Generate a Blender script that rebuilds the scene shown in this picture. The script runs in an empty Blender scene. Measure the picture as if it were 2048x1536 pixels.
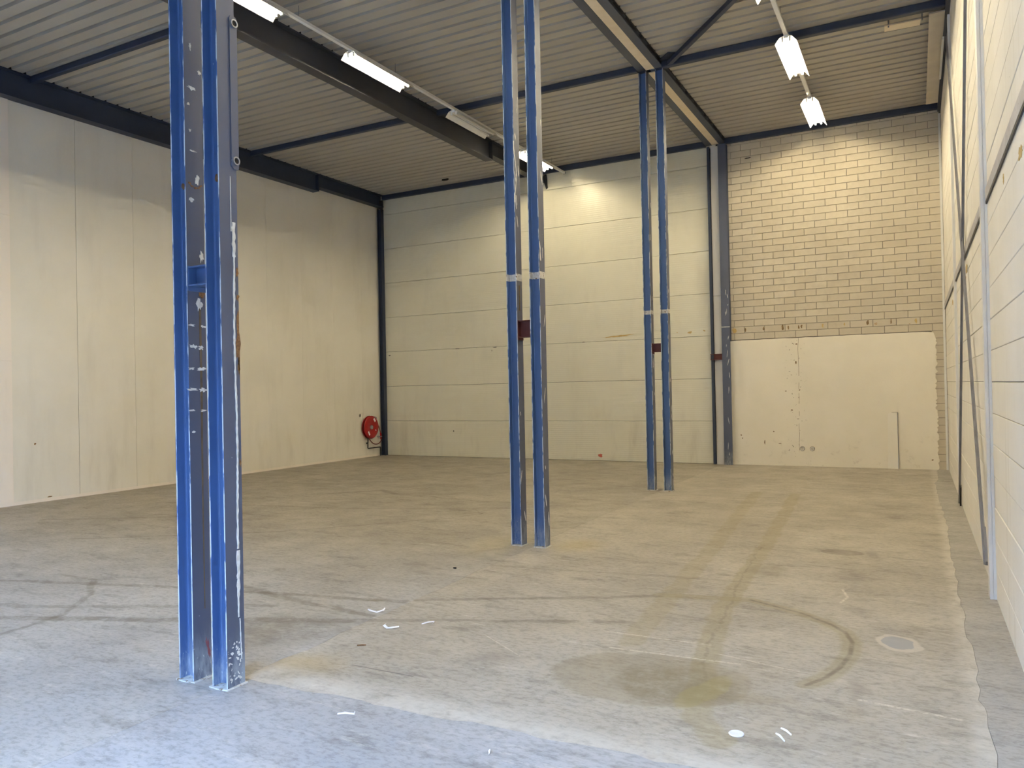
import bpy, math, random
from mathutils import Vector, Matrix
random.seed(7)
S = bpy.context.scene
COL = S.collection

# ------------------------------------------------------------------ camera
F_PX, YAW, PITCH, ROLL, CAM_H = 1538.77, 0.4840, 0.0074, -0.0201, 1.8313
def cam_axes():
    cy, sy, cp, sp = math.cos(YAW), math.sin(YAW), math.cos(PITCH), math.sin(PITCH)
    f = Vector((-sy * cp, cy * cp, sp)); r = Vector((cy, sy, 0)); u = r.cross(f)
    cr, sr = math.cos(ROLL), math.sin(ROLL)
    return r * cr + u * sr, u * cr - r * sr, f
cd = bpy.data.cameras.new('camera'); cam = bpy.data.objects.new('camera', cd); COL.objects.link(cam)
r_, u_, f_ = cam_axes()
cam.matrix_world = Matrix(((r_.x, u_.x, -f_.x, 0), (r_.y, u_.y, -f_.y, 0), (r_.z, u_.z, -f_.z, CAM_H), (0, 0, 0, 1)))
cd.sensor_width = 36.0; cd.lens = F_PX / 2048 * 36.0; cd.clip_start = 0.05; cd.clip_end = 300
S.camera = cam

# ------------------------------------------------------------------ light and exposure
S.view_settings.view_transform = 'Standard'; S.view_settings.look = 'None'
S.view_settings.exposure = 0.0; S.view_settings.gamma = 1.0; S.view_settings.use_curve_mapping = False
S.cycles.use_denoising = True
S.cycles.max_bounces = 6; S.cycles.diffuse_bounces = 5; S.cycles.glossy_bounces = 3
S.cycles.use_adaptive_sampling = True; S.cycles.adaptive_threshold = 0.18; S.cycles.adaptive_min_samples = 12
S.cycles.sample_clamp_indirect = 6.0
SKY_STRENGTH = 38.0
SKY_COLOUR = (0.38, 0.60, 1.0)
LAMP_STRENGTH = 232.0
LAMP_COLOUR = (1.0, 0.84, 0.55)
W = bpy.data.worlds.new('overcast_sky'); S.world = W; W.use_nodes = True
bg = W.node_tree.nodes['Background']; bg.inputs[0].default_value = (*SKY_COLOUR, 1); bg.inputs[1].default_value = SKY_STRENGTH

XL, XR, YB, YF = -13.847, 0.556, 18.161, -1.6
ZD = 7.53                       # underside of the roof deck
DOOR = (-3.3, 0.25, 4.3)        # loading door behind the camera: x0, x1, height
DOOR2 = (-10.6, -7.2, 3.7)      # second open door in the other bay
for dx0, dx1, dh in (DOOR, DOOR2):
    pd = bpy.data.lights.new('daylight_portal', 'AREA'); pd.shape = 'RECTANGLE'
    pd.size = dx1 - dx0; pd.size_y = dh; pd.cycles.is_portal = True
    po = bpy.data.objects.new('daylight_portal', pd); COL.objects.link(po)
    po.location = ((dx0 + dx1) / 2, YF - 0.02, dh / 2); po.rotation_euler = (math.pi / 2, 0, 0)

# ------------------------------------------------------------------ materials
def mat(name):
    m = bpy.data.materials.new(name); m.use_nodes = True
    return m, m.node_tree, m.node_tree.nodes['Principled BSDF']
def N(t, typ, **kw):
    n = t.nodes.new(typ)
    for k, v in kw.items(): setattr(n, k, v)
    return n
def L(t, a, b): t.links.new(a, b)
def setv(sock, v):
    sock.default_value = v
def math_(t, op, a, b=None, clamp=False):
    n = N(t, 'ShaderNodeMath', operation=op, use_clamp=clamp)
    for i, v in enumerate((a, b)):
        if v is None: continue
        if isinstance(v, (int, float)): n.inputs[i].default_value = v
        else: L(t, v, n.inputs[i])
    return n.outputs[0]
def maprange(t, v, a, b, c=0.0, d=1.0, smooth=True):
    n = N(t, 'ShaderNodeMapRange', interpolation_type='SMOOTHSTEP' if smooth else 'LINEAR')
    L(t, v, n.inputs['Value'])
    for k, x in (('From Min', a), ('From Max', b), ('To Min', c), ('To Max', d)): n.inputs[k].default_value = x
    return n.outputs['Result']
def mixc(t, fac, a, b, blend='MIX'):
    n = N(t, 'ShaderNodeMix', data_type='RGBA', blend_type=blend)
    for i, v in ((0, fac), (6, a), (7, b)):
        if isinstance(v, (int, float)): n.inputs[i].default_value = v
        elif isinstance(v, tuple): n.inputs[i].default_value = (*v, 1)
        else: L(t, v, n.inputs[i])
    return n.outputs[2]
def pos(t): return N(t, 'ShaderNodeNewGeometry').outputs['Position']
def mapping(t, v, loc=(0, 0, 0), rot=(0, 0, 0), scale=(1, 1, 1), typ='POINT'):
    n = N(t, 'ShaderNodeMapping', vector_type=typ); L(t, v, n.inputs[0])
    n.inputs[1].default_value = loc; n.inputs[2].default_value = rot; n.inputs[3].default_value = scale
    return n.outputs[0]
def noise(t, v, scale, detail=4, rough=0.55, col=False, dist=0.0):
    n = N(t, 'ShaderNodeTexNoise'); L(t, v, n.inputs['Vector'])
    n.inputs['Scale'].default_value = scale; n.inputs['Detail'].default_value = detail
    n.inputs['Roughness'].default_value = rough; n.inputs['Distortion'].default_value = dist
    return n.outputs['Color' if col else 'Fac']
def bump(t, bs, h, strength=0.2, dist=0.01):
    b = N(t, 'ShaderNodeBump'); b.inputs['Strength'].default_value = strength; b.inputs['Distance'].default_value = dist
    L(t, h, b.inputs['Height']); L(t, b.outputs[0], bs.inputs['Normal'])
def paint(name, c1, c2, rough=0.5, nscale=3.0, bmp=0.0, spots=None, spot_scale=30, spot_th=0.68, rough2=None, metallic=0.0):
    m, t, b = mat(name); p = pos(t)
    f = noise(t, p, nscale, 5)
    c = mixc(t, maprange(t, f, 0.3, 0.7), c1, c2)
    if spots:
        s = noise(t, p, spot_scale, 3, 0.6)
        c = mixc(t, maprange(t, s, spot_th, spot_th + 0.04), c, spots)
    L(t, c, b.inputs['Base Color']); b.inputs['Roughness'].default_value = rough; b.inputs['Metallic'].default_value = metallic
    if rough2 is not None:
        L(t, maprange(t, noise(t, p, nscale * 2, 3), 0.3, 0.7, rough, rough2), b.inputs['Roughness'])
    if bmp: bump(t, b, noise(t, p, 60, 4), bmp, 0.004)
    return m

BLUE = (0.060, 0.122, 0.275); BLUE2 = (0.074, 0.140, 0.300)
def blue_steel(name, chips, edge=0.0, c1=BLUE, c2=BLUE2):
    """blue paint with chips that gather near the floor; edge > 0 makes worn pale edges"""
    m, t, b = mat(name); p = pos(t)
    c = mixc(t, maprange(t, noise(t, p, 1.7, 5), 0.3, 0.7), c1, c2)
    grime = maprange(t, noise(t, mapping(t, p, scale=(14, 14, 1.1)), 1.0, 5), 0.55, 0.8)
    c = mixc(t, math_(t, 'MULTIPLY', grime, 0.45), c, (0.09, 0.10, 0.12))
    z = N(t, 'ShaderNodeSeparateXYZ'); L(t, p, z.inputs[0])
    low = maprange(t, z.outputs['Z'], 0.55, 0.02)
    s = noise(t, mapping(t, p, scale=(1, 1, 0.55)), 55, 4, 0.62)
    th = math_(t, 'SUBTRACT', s, math_(t, 'MULTIPLY', low, 0.10 * chips))
    th = math_(t, 'ADD', s, math_(t, 'MULTIPLY', low, 0.10 * chips))
    ch = maprange(t, th, 0.745 - 0.004 * chips, 0.765 - 0.004 * chips)
    c = mixc(t, ch, c, (0.62, 0.63, 0.62))
    foot = math_(t, 'MULTIPLY', maprange(t, z.outputs['Z'], 0.40, 0.0), maprange(t, noise(t, mapping(t, p, scale=(9, 9, 2.5)), 1.5, 6, 0.7), 0.35, 0.65))
    c = mixc(t, math_(t, 'MULTIPLY', foot, 0.7), c, (0.42, 0.46, 0.50))
    if edge:
        e = noise(t, mapping(t, p, scale=(20, 20, 6)), 1.0, 4)
        c = mixc(t, maprange(t, e, 0.62 - edge, 0.72 - edge), c, (0.50, 0.55, 0.60))
    L(t, c, b.inputs['Base Color']); b.inputs['Roughness'].default_value = 0.42
    bump(t, b, noise(t, p, 25, 3), 0.06, 0.004)
    return m
M = {}
M['blue'] = blue_steel('blue_paint', 1.0)
M['blue_edge'] = blue_steel('blue_paint_worn_edge', 1.2, 0.20)
M['navy'] = paint('dark_blue_paint', (0.021, 0.032, 0.062), (0.029, 0.042, 0.076), 0.5, 2, 0.03)
M['blue_grey'] = blue_steel('grey_blue_worn_flange', 1.0, 0.0, (0.075, 0.090, 0.140), (0.092, 0.104, 0.150))  # greyer base colour for right-hand flange faces, lug plate and back column
M['beam_grey'] = paint('dark_grey_beam', (0.034, 0.037, 0.048), (0.044, 0.047, 0.060), 0.5, 2, 0.03)
M['navy_grey'] = paint('grey_blue_paint', (0.060, 0.070, 0.095), (0.075, 0.085, 0.11), 0.5, 2, 0.03)
M['primer'] = paint('red_brown_primer', (0.085, 0.018, 0.014), (0.12, 0.028, 0.02), 0.6, 8, 0.05, (0.35, 0.3, 0.28), 40, 0.72)
M['rust'] = paint('rust', (0.15, 0.065, 0.025), (0.30, 0.16, 0.06), 0.9, 60, 0.5)
M['brownstreak'] = paint('brown_rust_run', (0.10, 0.075, 0.05), (0.16, 0.11, 0.06), 0.8, 12)
M['sealant'] = paint('white_sealant', (0.62, 0.60, 0.55), (0.78, 0.77, 0.74), 0.7, 30, 0.4)
M['weld'] = paint('white_patch_paint', (0.50, 0.49, 0.45), (0.70, 0.68, 0.62), 0.7, 25, 0.3, (0.22, 0.14, 0.07), 22, 0.60)
M['glue'] = paint('yellow_brown_glue', (0.50, 0.34, 0.12), (0.62, 0.46, 0.20), 0.7, 18, 0.3)
M['glue_dark'] = paint('brown_mastic', (0.14, 0.09, 0.04), (0.25, 0.16, 0.06), 0.8, 30, 0.3)
M['orange'] = paint('orange_spray_paint', (0.55, 0.12, 0.07), (0.50, 0.15, 0.09), 0.8, 20)
M['redsmudge'] = paint('faded_red_paint', (0.26, 0.065, 0.065), (0.16, 0.075, 0.11), 0.7, 22)
M['black'] = paint('black_steel', (0.012, 0.012, 0.014), (0.02, 0.02, 0.022), 0.5, 8)
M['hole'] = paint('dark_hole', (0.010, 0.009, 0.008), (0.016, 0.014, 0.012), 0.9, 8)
M['galv'] = paint('galvanised_grey', (0.20, 0.20, 0.215), (0.27, 0.27, 0.285), 0.45, 6, 0.05, rough2=0.6)
M['railgrey'] = paint('light_grey_rail', (0.42, 0.41, 0.425), (0.52, 0.51, 0.525), 0.5, 7, 0.1, (0.2, 0.19, 0.18), 30, 0.66)
M['steelgrey'] = paint('grey_steel', (0.30, 0.30, 0.31), (0.40, 0.40, 0.41), 0.4, 9, metallic=0.4)
M['white'] = paint('white_enamel', (0.74, 0.74, 0.72), (0.80, 0.80, 0.78), 0.4, 4)
M['reflector'] = paint('white_reflector', (0.80, 0.80, 0.77), (0.84, 0.84, 0.82), 0.35, 4)
M['red'] = paint('red_enamel', (0.30, 0.006, 0.008), (0.34, 0.009, 0.010), 0.32, 6)
M['hose'] = paint('dark_red_hose', (0.10, 0.008, 0.006), (0.14, 0.012, 0.010), 0.5, 20)
M['paper'] = paint('white_paper', (0.78, 0.78, 0.80), (0.86, 0.86, 0.88), 0.8, 20)
M['ceilboard'] = paint('cream_board', (0.56, 0.51, 0.42), (0.63, 0.57, 0.47), 0.7, 3, 0.05)
M['particle'] = paint('tan_board', (0.80, 0.68, 0.48), (0.86, 0.74, 0.55), 0.75, 5, 0.05)
M['tubeoff'] = paint('unlit_tube_glass', (0.7, 0.7, 0.68), (0.75, 0.75, 0.73), 0.2, 5)
M['backing'] = paint('joint_shadow_grey', (0.16, 0.145, 0.12), (0.20, 0.18, 0.15), 0.9, 6)  # backing slabs behind walls, floor and deck, seen through the joints
M['asphalt'] = paint('yard_paving', (0.055, 0.055, 0.055), (0.085, 0.085, 0.083), 0.9, 2, 0.2)
M['facade'] = paint('dark_brick_facade', (0.10, 0.065, 0.05), (0.13, 0.085, 0.065), 0.9, 1.0)  # brick of the added sky-blocking building
M['outwall'] = paint('front_wall_render', (0.55, 0.53, 0.48), (0.60, 0.58, 0.53), 0.8, 2)

def lamp_mat():
    m, t, b = mat('lit_tube')
    b.inputs['Base Color'].default_value = (0.9, 0.9, 0.85, 1)
    b.inputs['Emission Color'].default_value = (*LAMP_COLOUR, 1); b.inputs['Emission Strength'].default_value = LAMP_STRENGTH
    return m
M['tube'] = lamp_mat()

def sandwich(name, c1, c2, rough, rib_axis, rib_freq, strength, dirt=0.25):
    m, t, b = mat(name); p = pos(t)
    c = mixc(t, maprange(t, noise(t, p, 0.8, 6), 0.3, 0.7), c1, c2)
    d = noise(t, mapping(t, p, scale=(1.2, 1.2, 0.25)), 2.2, 6, 0.62)
    s = N(t, 'ShaderNodeSeparateXYZ'); L(t, p, s.inputs[0])
    low = maprange(t, s.outputs['Z'], 1.6, 0.0)
    dd = math_(t, 'MULTIPLY', maprange(t, d, 0.48, 0.75), math_(t, 'ADD', math_(t, 'MULTIPLY', low, dirt), 0.10))
    c = mixc(t, dd, c, (0.36, 0.31, 0.23))
    spots = maprange(t, noise(t, p, 9, 2, 0.5), 0.80, 0.82)
    c = mixc(t, math_(t, 'MULTIPLY', spots, low), c, (0.2, 0.17, 0.12))
    L(t, c, b.inputs['Base Color']); b.inputs['Roughness'].default_value = rough
    if rib_freq:
        w = math_(t, 'SINE', math_(t, 'MULTIPLY', s.outputs[rib_axis], rib_freq * 2 * math.pi))
        bump(t, b, w, strength, 0.0012)
    else:
        bump(t, b, noise(t, p, 70, 4), strength, 0.003)
    return m
M['panel'] = sandwich('cream_ribbed_panel', (0.72, 0.695, 0.565), (0.76, 0.735, 0.605), 0.38, 'Z', 20, 0.45)
M['panel_left'] = sandwich('cream_wall_sheet', (0.76, 0.73, 0.645), (0.81, 0.78, 0.70), 0.60, 'Y', 0, 0.12, 0.15)
M['panel_proud'] = sandwich('pale_wall_sheet', (0.84, 0.775, 0.69), (0.87, 0.80, 0.72), 0.60, 'Y', 0, 0.10, 0.05)
M['infill2'] = paint('white_board', (0.84, 0.80, 0.69), (0.87, 0.83, 0.73), 0.6, 1.5, 0.05)
M['infill'] = paint('white_infill_sheet', (0.66, 0.64, 0.60), (0.70, 0.68, 0.63), 0.5, 1.5, 0.05)

def deck_mat():
    m, t, b = mat('pale_grey_deck'); p = pos(t)
    c = mixc(t, maprange(t, noise(t, mapping(t, p, scale=(0.2, 0.6, 1)), 0.8, 5), 0.3, 0.7), (0.41, 0.38, 0.325), (0.46, 0.43, 0.37))
    L(t, c, b.inputs['Base Color']); b.inputs['Roughness'].default_value = 0.45
    return m
M['deck'] = deck_mat()

def block_mat(name, stain=0.0):
    m, t, b = mat(name); p = pos(t)
    oi = N(t, 'ShaderNodeObjectInfo')
    c = mixc(t, oi.outputs['Random'], (0.57, 0.51, 0.40), (0.63, 0.57, 0.455))
    c = mixc(t, maprange(t, noise(t, p, 9, 5), 0.5, 0.8, 0, 0.35), c, (0.48, 0.42, 0.33))
    if stain:
        f = maprange(t, noise(t, mapping(t, p, scale=(3.2, 1, 9)), 1.2, 5), 0.52, 0.60)
        c = mixc(t, math_(t, 'MULTIPLY', f, stain), c, (0.62, 0.55, 0.44))
        g = maprange(t, noise(t, mapping(t, p, loc=(3, 0, 1), scale=(6, 1, 12)), 1.0, 4), 0.66, 0.70)
        c = mixc(t, g, c, (0.42, 0.27, 0.12))
    L(t, c, b.inputs['Base Color']); b.inputs['Roughness'].default_value = 0.85
    bump(t, b, noise(t, p, 45, 5), 0.35, 0.004)
    return m
M['block'] = block_mat('sand_lime_block'); M['block_stain'] = block_mat('sand_lime_block_stained', 0.6)

def plaster_mat():
    m, t, b = mat('cream_plaster'); p = pos(t)
    c = mixc(t, maprange(t, noise(t, p, 1.3, 6), 0.3, 0.7), (0.83, 0.78, 0.655), (0.87, 0.82, 0.70))
    s = N(t, 'ShaderNodeSeparateXYZ'); L(t, p, s.inputs[0])
    low = maprange(t, s.outputs['Z'], 1.0, 0.1)
    c = mixc(t, math_(t, 'MULTIPLY', maprange(t, noise(t, p, 5, 6, 0.7), 0.55, 0.72), math_(t, 'MULTIPLY', low, 0.4)), c, (0.45, 0.40, 0.30))
    near = maprange(t, math_(t, 'ABSOLUTE', math_(t, 'ADD', s.outputs['X'], 2.40)), 0.30, 0.05)
    pock = maprange(t, noise(t, p, 24, 2, 0.5), 0.70, 0.715)
    c = mixc(t, math_(t, 'MULTIPLY', pock, near), c, (0.30, 0.25, 0.17))
    L(t, c, b.inputs['Base Color']); b.inputs['Roughness'].default_value = 0.8
    bump(t, b, noise(t, p, 30, 5), 0.25, 0.006)
    return m
M['plaster'] = plaster_mat()

def plank_mat():
    m, t, b = mat('white_aerated_concrete'); p = pos(t)
    c = mixc(t, maprange(t, noise(t, p, 1.0, 6), 0.3, 0.7), (0.80, 0.77, 0.70), (0.86, 0.83, 0.77))
    st = maprange(t, noise(t, mapping(t, p, scale=(1, 5, 0.35)), 1.4, 6, 0.65), 0.56, 0.74)
    c = mixc(t, math_(t, 'MULTIPLY', st, 0.32), c, (0.50, 0.44, 0.34))
    sp = maprange(t, noise(t, p, 16, 3, 0.55), 0.76, 0.78)
    c = mixc(t, math_(t, 'MULTIPLY', sp, 0.5), c, (0.25, 0.22, 0.18))
    L(t, c, b.inputs['Base Color']); b.inputs['Roughness'].default_value = 0.85
    bump(t, b, noise(t, p, 50, 5), 0.4, 0.004)
    return m
M['plank'] = plank_mat()

# ---- floor: concrete with its tyre tracks, scratches and stains
def floor_mat(name, c1, c2, marks=None, back=None):
    """c1..c2 cloudy base; back: sandier colours that take over away from the doors; marks: which slab's marks"""
    m, t, b = mat(name); p0 = pos(t)
    nz = noise(t, p0, 3.5, 4, 0.65, col=True)
    off = N(t, 'ShaderNodeVectorMath', operation='SUBTRACT'); L(t, nz, off.inputs[0]); off.inputs[1].default_value = (0.5, 0.5, 0.5)
    sc = N(t, 'ShaderNodeVectorMath', operation='SCALE'); L(t, off.outputs[0], sc.inputs[0]); sc.inputs['Scale'].default_value = 0.14
    ad = N(t, 'ShaderNodeVectorMath', operation='ADD'); L(t, p0, ad.inputs[0]); L(t, sc.outputs[0], ad.inputs[1])
    p = ad.outputs[0]
    xyz = N(t, 'ShaderNodeSeparateXYZ'); L(t, p, xyz.inputs[0])
    big = maprange(t, noise(t, p0, 0.7, 7, 0.62), 0.32, 0.68)
    c = mixc(t, big, c1, c2)
    if back:
        k = maprange(t, xyz.outputs['Y'], 4.2, 8.5)
        c = mixc(t, k, c, mixc(t, big, *back))
    # cloudy trowel marks, scuffs and pale rub marks
    st = noise(t, mapping(t, p0, rot=(0, 0, 0.5), scale=(0.9, 2.6, 1)), 2.2, 9, 0.74)
    c = mixc(t, maprange(t, st, 0.50, 0.66, 0.0, 0.72), c, (0.60, 0.59, 0.57), 'MULTIPLY')
    st2 = noise(t, mapping(t, p0, loc=(7, 3, 0), rot=(0, 0, -0.35), scale=(0.9, 4.0, 1)), 3.0, 8, 0.75)
    c = mixc(t, maprange(t, st2, 0.55, 0.70, 0.0, 0.62), c, (0.62, 0.59, 0.54))
    fine = noise(t, mapping(t, p0, rot=(0, 0, 0.2), scale=(1, 1.8, 1)), 17, 8, 0.75)
    c = mixc(t, maprange(t, fine, 0.46, 0.62, 0.0, 0.60), c, (0.58, 0.57, 0.55), 'MULTIPLY')
    def seg(a, bb, w, soft=0.6, v=p):
        ba = Vector((bb[0] - a[0], bb[1] - a[1], 0)); l2 = ba.length_squared
        s1 = N(t, 'ShaderNodeVectorMath', operation='SUBTRACT'); L(t, v, s1.inputs[0]); s1.inputs[1].default_value = (a[0], a[1], 0)
        d = N(t, 'ShaderNodeVectorMath', operation='DOT_PRODUCT'); L(t, s1.outputs[0], d.inputs[0]); d.inputs[1].default_value = ba
        k = math_(t, 'MULTIPLY', d.outputs['Value'], 1 / l2, clamp=True)
        q = N(t, 'ShaderNodeVectorMath', operation='SCALE'); q.inputs[0].default_value = ba; L(t, k, q.inputs['Scale'])
        dd = N(t, 'ShaderNodeVectorMath', operation='DISTANCE'); L(t, s1.outputs[0], dd.inputs[0]); L(t, q.outputs[0], dd.inputs[1])
        return maprange(t, dd.outputs['Value'], w, w * (1 - soft))
    def line(pts, w, soft=0.6, v=p):
        f = None
        for a, bb in zip(pts, pts[1:]):
            q = seg(a, bb, w, soft, v); f = q if f is None else math_(t, 'MAXIMUM', f, q)
        return f
    def ell(cx, cy, rx, ry, rot=0.0, soft=0.25, v=p):
        q = mapping(t, v, loc=(cx, cy, 0), rot=(0, 0, rot), scale=(rx, ry, 1e3), typ='TEXTURE')
        l = N(t, 'ShaderNodeVectorMath', operation='LENGTH'); L(t, q, l.inputs[0])
        return maprange(t, l.outputs['Value'], 1.0, 1.0 - soft)
    if marks:
        broken = maprange(t, noise(t, p0, 6.0, 6, 0.72), 0.28, 0.60)
        def stain(c, f, k, colr): return mixc(t, math_(t, 'MULTIPLY', math_(t, 'MULTIPLY', f, broken), k), c, colr)
        def solid(c, f, k, colr): return mixc(t, math_(t, 'MULTIPLY', f, k), c, colr)
        dark = (0.155, 0.135, 0.10); yel = (0.275, 0.225, 0.105)
    if marks == 'main':
        c = solid(c, line([(-2.45, 13.5), (-2.09, 8.9), (-1.96, 6.8), (-1.90, 5.9), (-1.86, 5.3)], 0.115, 0.35), 0.30, yel)
        c = solid(c, line([(-1.82, 13.5), (-1.57, 9.4), (-1.50, 7.6), (-1.43, 6.2), (-1.33, 5.45), (-1.21, 4.7), (-1.12, 4.25), (-0.94, 4.0)], 0.105, 0.35), 0.38, yel)
        c = solid(c, line([(-1.60, 9.0), (-1.49, 7.2), (-1.42, 6.6), (-1.34, 5.4), (-1.20, 4.8)], 0.02, 0.8), 0.35, dark)
        arc = [(-2.04, 6.59), (-1.29, 6.74), (-0.87, 6.52), (-0.62, 6.30), (-0.50, 6.13), (-0.44, 5.92), (-0.435, 5.64), (-0.475, 5.36), (-0.54, 5.14), (-0.63, 4.97)]
        c = solid(c, line(arc, 0.085, 0.5, p0), 0.42, yel)
        c = stain(c, line(arc[1:], 0.026, 0.8, p0), 0.70, (0.13, 0.11, 0.085))
        for pts, w, k in (([(-4.3, 5.40), (-2.04, 6.55)], 0.055, 0.55), ([(-3.97, 4.93), (-2.9, 5.38), (-2.0, 5.74)], 0.05, 0.5),
                          ([(-4.0, 7.0), (-2.6, 7.2), (-1.3, 7.35)], 0.05, 0.35),
                          ([(-1.95, 14.4), (-1.44, 14.33), (-0.36, 14.56)], 0.022, 0.8), ([(-1.75, 15.05), (-1.08, 14.88), (-0.36, 14.5)], 0.022, 0.95)):
            c = stain(c, line(pts, w), k, dark)
        c = solid(c, ell(-1.53, 4.69, 0.66, 0.46, 0.15, 0.10), 0.40, (0.225, 0.18, 0.105))
        c = stain(c, ell(-1.36, 4.66, 0.44, 0.37, 0.1, 0.35), 0.55, (0.16, 0.125, 0.07))
        c = solid(c, ell(-1.17, 4.60, 0.10, 0.36, -0.25, 0.25), 0.35, (0.32, 0.27, 0.10))
        c = solid(c, ell(-0.85, 4.63, 0.28, 0.10, 0.35, 0.7), 0.30, (0.24, 0.19, 0.10))
        c = solid(c, ell(-0.755, 9.02, 0.23, 0.17, 0, 0.18), 0.50, (0.15, 0.12, 0.09))
        c = solid(c, ell(-1.35, 7.9, 0.25, 0.28, 0, 0.5), 0.30, (0.17, 0.14, 0.08))
        c = solid(c, ell(-0.145, 6.03, 0.155, 0.20, 0.3, 0.15), 0.55, (0.62, 0.58, 0.50))
        c = mixc(t, ell(-0.145, 6.03, 0.110, 0.135, 0.3, 0.08), c, (0.33, 0.33, 0.335))
        for cx, cy, rx, ry, ro in ((-0.48, 6.75, 0.14, 0.26, 0.4), (-0.34, 5.0, 0.09, 0.42, 0.15), (-0.45, 9.0, 0.10, 0.55, 0.1), (-0.30, 11.6, 0.25, 0.5, 0), (-0.6, 7.9, 0.2, 0.5, 0.2), (-2.6, 4.6, 0.3, 0.22, 0.4), (-2.2, 3.95, 0.12, 0.06, 0)):
            c = stain(c, ell(cx, cy, rx, ry, ro, 0.8), 0.45, (0.20, 0.175, 0.16))
        rub = maprange(t, noise(t, p0, 30, 4, 0.7), 0.35, 0.6)
        for pts, w in (([(-2.12, 5.45), (-1.33, 5.456)], 0.016), ([(-1.95, 5.12), (-1.07, 5.16)], 0.018), ([(-0.33, 4.86), (0.17, 4.80)], 0.022),
                       ([(-1.25, 5.30), (-0.70, 5.18)], 0.010), ([(-2.9, 5.0), (-2.45, 4.7)], 0.008), ([(-0.62, 7.4), (-0.56, 7.15), (-0.60, 6.95)], 0.02)):
            c = mixc(t, math_(t, 'MULTIPLY', math_(t, 'MULTIPLY', line(pts, w, 0.95, p0), rub), 0.75), c, (0.70, 0.66, 0.57))
        c = solid(c, line([(-3.4, 4.08), (-2.91, 4.08)], 0.009, 0.7, p0), 0.7, (0.10, 0.09, 0.08))
        c = solid(c, ell(-3.75, 3.95, 0.50, 0.30, 0.3, 0.95), 0.40, (0.45, 0.33, 0.14))
        c = solid(c, ell(-3.55, 8.3, 0.45, 0.6, 0.0, 0.95), 0.40, (0.50, 0.40, 0.18))
        # pale dusty edge towards the screed strip and the front joint
        e1 = maprange(t, xyz.outputs['X'], 0.17, 0.27); e2 = maprange(t, xyz.outputs['Y'], 3.95, 3.70)
        c = mixc(t, math_(t, 'MULTIPLY', math_(t, 'MAXIMUM', e1, e2), math_(t, 'MULTIPLY', broken, 0.55)), c, (0.64, 0.61, 0.55))
    if marks == 'left':
        for pts, w, k in (([(-8.8, 4.35), (-6.3, 5.04), (-4.0, 5.50)], 0.06, 0.6), ([(-7.4, 3.50), (-5.4, 4.3), (-3.9, 4.95)], 0.085, 0.7), ([(-9.5, 3.3), (-6.8, 4.1), (-5.0, 4.95)], 0.06, 0.5),
                          ([(-7.9, 4.9), (-7.4, 4.9), (-6.85, 4.5), (-6.45, 4.0), (-6.35, 3.4)], 0.045, 0.55), ([(-6.2, 5.4), (-5.0, 5.15), (-4.0, 5.05)], 0.06, 0.6),
                          ([(-11.5, 9.0), (-8.0, 9.6), (-5.4, 10.6)], 0.05, 0.5), ([(-9.8, 6.2), (-7.6, 7.6), (-6.6, 8.7)], 0.05, 0.5), ([(-11.8, 7.0), (-9.6, 8.2), (-8.2, 9.9)], 0.05, 0.45),
                          ([(-10.5, 12.0), (-8.2, 14.6), (-7.8, 15.6), (-8.4, 16.2)], 0.05, 0.5), ([(-8.2, 11.3), (-6.4, 11.0), (-5.0, 11.2)], 0.04, 0.6),
                          ([(-6.7, 8.4), (-6.4, 9.0), (-6.0, 9.35), (-5.75, 9.9), (-6.05, 10.2), (-6.4, 9.9)], 0.02, 0.8), ([(-9.5, 10.9), (-8.9, 11.6), (-8.4, 11.3)], 0.10, 0.6)):
            c = stain(c, line(pts, w), k, dark)
        c = stain(c, ell(-4.4, 4.45, 0.75, 0.55, 0.5, 0.6), 0.55, (0.20, 0.185, 0.165))
        c = solid(c, ell(-4.45, 8.0, 0.55, 1.0, 0.0, 0.9), 0.30, (0.50, 0.42, 0.22))
        c = stain(c, ell(-4.62, 6.9, 0.30, 0.75, 0.15, 0.5), 0.35, (0.25, 0.225, 0.20))
    L(t, c, b.inputs['Base Color'])
    L(t, maprange(t, noise(t, p0, 2.5, 5), 0.3, 0.7, 0.45, 0.70), b.inputs['Roughness'])
    bump(t, b, fine, 0.25, 0.005)
    return m
SANDY = ((0.37, 0.339, 0.288), (0.462, 0.427, 0.366))
M['floor'] = floor_mat('sandy_concrete', *SANDY, 'main')
M['floor_left'] = floor_mat('older_concrete', (0.375, 0.365, 0.35), (0.47, 0.46, 0.44), 'left', ((0.325, 0.298, 0.252), (0.415, 0.383, 0.326)))
M['floor_front'] = floor_mat('grey_front_concrete', (0.35, 0.35, 0.355), (0.45, 0.45, 0.455))
M['floor_strip'] = floor_mat('grey_screed', (0.35, 0.335, 0.31), (0.43, 0.415, 0.39))

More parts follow.
